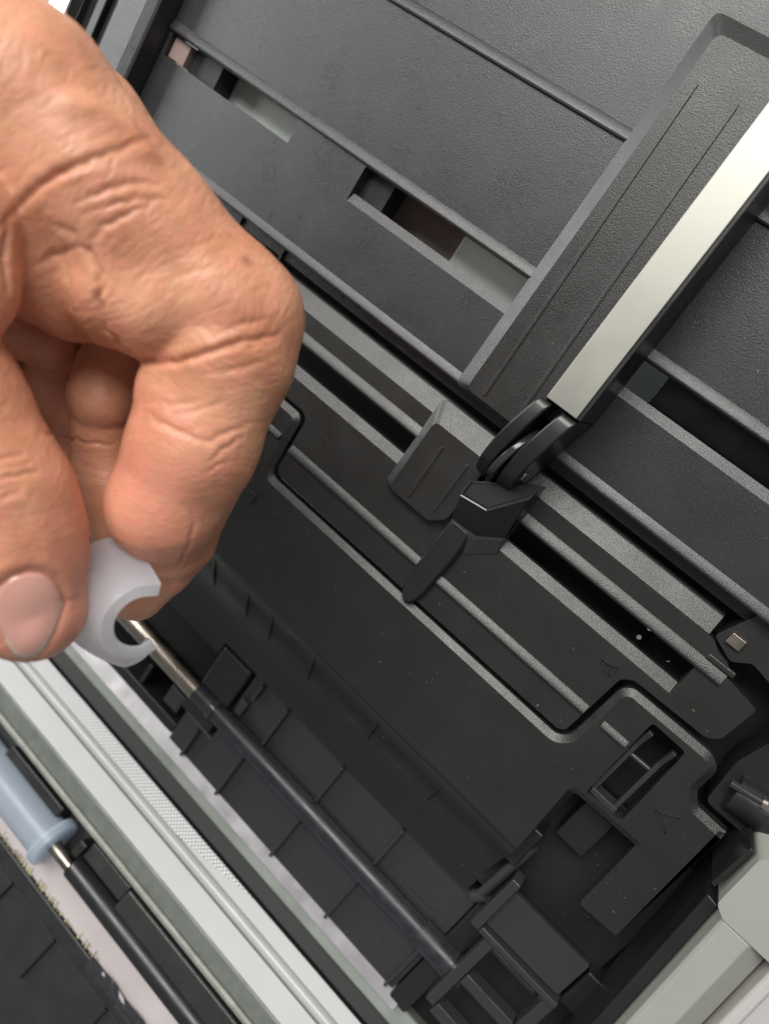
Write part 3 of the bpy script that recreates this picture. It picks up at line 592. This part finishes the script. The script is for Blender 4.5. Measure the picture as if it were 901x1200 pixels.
for pts, dep, wd in CRE:
    pts = np.array(pts, float); seg = np.linalg.norm(np.diff(pts, axis=0), axis=1); tt = np.concatenate([[0], np.cumsum(seg)])
    m = max(int(tt[-1]/4), 4); q = np.linspace(0, tt[-1], m); P2 = np.stack([np.interp(q, tt, pts[:, 0]), np.interp(q, tt, pts[:, 1])], -1)
    P2 += np.stack([np.sin(q*0.31 + dep*9), np.cos(q*0.27 + wd*7)], -1)*0.9
    P3 = trace(sd_hand, P2); fade = np.sin(np.pi*np.clip(q/tt[-1], 0.04, 0.97))**0.5
    near = np.where(((V > P3.min(0) - 4) & (V < P3.max(0) + 4)).all(1))[0]
    if not len(near): continue
    best = np.full(len(near), 1e9); fd = np.zeros(len(near))
    for k in range(m - 1):
        a, b = P3[k], P3[k+1]; ba = b - a
        if np.linalg.norm(ba) > 6: continue
        h = np.clip(((V[near] - a) @ ba)/(ba @ ba + 1e-9), 0, 1); dd = np.linalg.norm(V[near] - a - h[:, None]*ba, axis=1)
        u = dd < best; best[u] = dd[u]; fd[u] = fade[k]
    g = fd*dep
    disp[near] += -0.62*g*np.exp(-(best/(0.42*wd))**2) + 0.08*g*np.exp(-((best - 1.3*wd)/(0.7*wd))**2)
# value noise
def vnoise(p, seed):
    r = np.random.default_rng(seed); T = r.random((32, 32, 32)); i = np.floor(p).astype(int); f = p - i; f = f*f*(3 - 2*f); out = 0
    for dx in (0, 1):
        for dy in (0, 1):
            for dz in (0, 1):
                out = out + T[(i[:, 0] + dx) % 32, (i[:, 1] + dy) % 32, (i[:, 2] + dz) % 32]*(f[:, 0] if dx else 1 - f[:, 0])*(f[:, 1] if dy else 1 - f[:, 1])*(f[:, 2] if dz else 1 - f[:, 2])
    return out*2 - 1
# local finger axis for every vertex
SEG = [(22, 132, 98, 278, 376, 110, 'b'), (262, 415, 110, 190, 638, 113, 'i'), (-75, 465, 97, 33, 710, 104, 't'), (140, 425, 123, 121, 466, 121, 'm')]
dist = np.stack([cone(V, pt(*s[:3]), pt(*s[3:6]), 0, 0) for s in SEG], -1); wgt = np.exp(-dist/3.0); wgt /= wgt.sum(1, keepdims=True)
AX = np.stack([(pt(*s[3:6]) - pt(*s[:3]))/np.linalg.norm(pt(*s[3:6]) - pt(*s[:3])) for s in SEG]); which = dist.argmin(1); ax = AX[which]
al = (V*ax).sum(1); warp = vnoise(V*0.16, 3)*2.2 + vnoise(V*0.5, 5)*0.5
per = V - al[:, None]*ax
lines = np.concatenate([((al + warp)*1.0)[:, None]*ax + per*0.38], 1)
fold = vnoise(((al + warp)*1.15)[:, None]*ax + per*0.16, 11)
fold2 = vnoise(((al + warp)*2.1)[:, None]*ax + per*0.30, 13)
tips = np.minimum(np.linalg.norm(V - pt(36, 735, 100), axis=1), np.linalg.norm(V - pt(165, 610, 106), axis=1))
tipw = np.clip(1 - tips/17, 0, 1); amt = 1 - 0.75*np.clip(tipw*2, 0, 1)
disp += amt*(0.025*fold - 0.085*np.exp(-(fold/0.09)**2) - 0.055*np.exp(-(fold2/0.11)**2)) + 0.25*vnoise(V*0.13, 21) + 0.07*amt*vnoise(V*0.3, 23)
# tendon ridge and knuckle dimples
for pts, hgt, wd in (([(84, 122), (112, 128), (150, 150), (172, 180)], 0.7, 1.6), ([(60, 55), (85, 62), (100, 80)], 0.5, 3.0)):
    P3 = trace(sd_hand, pts)
    dd = np.min([cone(V, P3[k], P3[k+1], 0, 0) for k in range(len(P3) - 1)], axis=0); disp += hgt*np.exp(-(dd/wd)**2)
# nail bed
NO = np.array([(-8, 705), (0, 688), (14, 677), (32, 671), (48, 672), (62, 680), (70, 692), (75, 706), (70, 722), (64, 740), (54, 758), (42, 770), (29, 774), (16, 768), (5, 750), (-4, 728)], float)
N3 = trace(sd_thumb, NO); dd = np.min([cone(V, N3[k], N3[(k+1) % len(N3)], 0, 0) for k in range(len(N3))], axis=0)
disp += -0.30*np.exp(-(dd/0.7)**2) + 0.30*np.exp(-((dd - 1.6)/0.9)**2)*(V[:, 1]/V[:, 2]*FPX + CY < 700)
pxl = np.stack([V[:, 0]/V[:, 2]*FPX + CX, V[:, 1]/V[:, 2]*FPX + CY], -1); ins = np.zeros(n, bool)
for k in range(len(NO)):
    (xa, ya), (xb, yb) = NO[k], NO[(k+1) % len(NO)]; c_ = (ya > pxl[:, 1]) != (yb > pxl[:, 1]); ins ^= c_ & (pxl[:, 0] < (xb - xa)*(pxl[:, 1] - ya)/(yb - ya + 1e-9) + xa)
ins &= (V[:, 2] < 104); disp[ins] = np.minimum(disp[ins], -0.12)
V2 = V + NRM*disp[:, None]
W = to_scanner(V2); hb = np.array([-60.0, 20.0, 30.0])
hand = bpy.data.objects.new('hand', me2); me2.name = 'hand'; COL.objects.link(hand); hand.location = hb*MM; WL['hand'] = tuple(hb)
me2.vertices.foreach_set('co', ((W - hb)*MM).ravel()); me2.update()
tone = np.zeros((n, 4)); tone[:, 3] = 1
mot = 0.5 + 0.5*vnoise(V*0.22, 31)
tone[:, 0] = (0.45 + 0.55*mot)*np.clip(0.85*np.clip(1 - np.linalg.norm(V - pt(60, 745, 98), axis=1)/16, 0, 1) + 0.65*np.clip(1 - np.linalg.norm(V - pt(170, 575, 104), axis=1)/17, 0, 1) + 0.25*mot*np.clip(1 - np.linalg.norm(V - pt(70, 330, 98), axis=1)/16, 0, 1), 0, 1)
mo = np.linalg.norm(V - trace(sd_hand, [(289, 305)])[0], axis=1); mo2 = np.linalg.norm(V - trace(sd_hand, [(269, 273)])[0], axis=1); mo3 = np.linalg.norm(V - trace(sd_hand, [(24, 652)])[0], axis=1)
tone[:, 1] = np.clip(0.75*np.exp(-(mo/0.9)**2) + 0.4*np.exp(-(mo2/0.5)**2) + 0.3*np.exp(-(mo3/1.6)**2), 0, 1)
at = me2.color_attributes.new('tone', 'FLOAT_COLOR', 'POINT'); at.data.foreach_set('color', tone.ravel())
la = me2.attributes.new('lines', 'FLOAT_VECTOR', 'POINT'); la.data.foreach_set('vector', (lines*MM).ravel())
me2.polygons.foreach_set('use_smooth', [True]*len(me2.polygons)); me2.materials.clear(); me2.materials.append(SKIN)
tag(hand, 'bare left hand with bent index finger and thumb pinching a milky sleeve', 'hand')
# thumb nail: a curved plate lying in its bed
c0 = NO.mean(0); K = 9; pix = np.concatenate([c0 + (NO - c0)*(k/K) for k in range(1, K + 1)] + [c0[None]]); m = len(NO)
S3 = trace(sd_thumb, pix); g3 = grad(sd_thumb, S3); lift = np.array([0.34 - 0.30*(k/K)**3 for k in range(1, K + 1) for _ in range(m)] + [0.34]); S3 = S3 + g3*lift[:, None]
fs = [(i + k*m, (i+1) % m + k*m, (i+1) % m + (k+1)*m, i + (k+1)*m) for k in range(K - 1) for i in range(m)] + [(K*m, (i+1) % m, i) for i in range(m)]
nail = build('thumb_nail', MB().add(to_scanner(S3).tolist(), fs), NAIL, hand, smooth=80)
nail.data.materials.append(NAILTIP)
for p in nail.data.polygons:
    ks = [v // m for v in p.vertices]; vi = [v % m for v in p.vertices if v < K*m]
    if min(ks) >= K - 2 and max(ks) >= K - 1 and all(7 <= i <= 14 for i in vi): p.material_index = 1
sd = nail.modifiers.new('thick', 'SOLIDIFY'); sd.thickness = 0.00035; sd.offset = -1

# milky C-shaped sleeve
fc = pt(165, 729, 109.0); axis = np.array([-0.66, -0.36, 0.66]); axis /= np.linalg.norm(axis)
e1 = np.cross(axis, [0, 1.0, 0]); e1 /= np.linalg.norm(e1); e2 = np.cross(axis, e1)
if e1[0] < 0: e1 = -e1
if e2[1] < 0: e2 = -e2
SEC = [(math.cos(t), math.sin(t), 0.0) for t in np.linspace(math.radians(54), math.radians(275), 50)] + [(math.cos(math.radians(275)), math.sin(math.radians(275)), x) for x in np.linspace(0.3, 1.6, 4)]; NA = len(SEC)
def arc(s, ro):                          # C cross-section: round bore, upper lip runs on straight
    return [fc + axis*s*(1.0 if s_ < 0 else 1.0 - 0.78*s_*(1.0 if c_ > 0 else max(0.0, 1.0 + c_))) + e1*(ro*c_ + x_) + e2*ro*s_ for c_, s_, x_ in SEC]
prof = [(0.25, 4.0), (0.0, 4.2), (0.0, 6.0), (0.25, 6.2), (3.0, 6.9), (7.5, 8.0), (10.2, 8.6), (10.6, 9.0), (11.4, 9.0), (11.7, 8.6), (11.7, 6.6), (11.2, 6.4), (6.0, 5.2)]
R = [arc(s, r) for s, r in prof]; mb = MB(); k = len(prof)
mb.v = [tuple(p) for i in range(NA) for p in [to_scanner(R[j][i]) for j in range(k)]]
mb.f = [(i*k + j, i*k + (j+1) % k, (i+1)*k + (j+1) % k, (i+1)*k + j) for i in range(NA - 1) for j in range(k)] + [tuple(range(k)), tuple(range((NA-1)*k + k - 1, (NA-1)*k - 1, -1))]
slv = build('roller_sleeve', mb, SLEEVE, None, smooth=40)
tag(slv, 'milky translucent C-shaped silicone roller sleeve pinched between thumb and index finger', 'roller sleeve')

# ------------------------------------------------------------------ dust on the plastic
def dust(par, boxes, cnt, seed):
    r = random.Random(seed); mb = MB()
    for _ in range(cnt):
        x0, x1, y0, y1, z = r.choices(boxes, [(b_[1]-b_[0])*(b_[3]-b_[2]) for b_ in boxes])[0]; x = r.uniform(x0, x1); y = r.uniform(y0, y1); q = 0.035 + 0.09*r.random()**4; a = r.uniform(0, 6.3); l = q*r.choice((1, 1, 1, 1, 4))
        c, n_ = math.cos(a), math.sin(a); z = z(x, y) if callable(z) else z
        mb.add([(x - c*l, y - n_*l, z), (x + c*l, y + n_*l, z), (x - n_*q, y + c*q, z + 0.02), (x + n_*q, y - c*q, z + 0.02), (x, y, z + q*0.9)], [(0, 2, 4), (2, 1, 4), (1, 3, 4), (3, 0, 4)])
    o = build('dust', mb, DUST, par); o['kind'] = 'stuff'; return o
chz = lambda x, y: float(np.interp(-y, [-p[0] for p in cp], [p[1] for p in cp]))
dust(body, [(-28, 58, -11, 11, ZB + 0.01), (-28, 66, -37, -14, -0.49), (62, 68, -30, 4, -0.49), (79, 92, -35, -5, -0.49), (10, 68, -64, -40, chz), (0, 72, -104, -86, -15.58), (70, 100, -58, -24, -12.9), (62, 79, 8, 17, ZB + 0.01), (85, 92, -35, -22, -0.49)], 420, 3)
dust(tray, [(-110, 70, 60, 120, 0.01), (-110, 70, 35, 48, 0.01)], 90, 4)
dust(sg, [(0, 13, 36, 106, 2.21), (-2, 12, 7, 22, 1.41)], 30, 5)
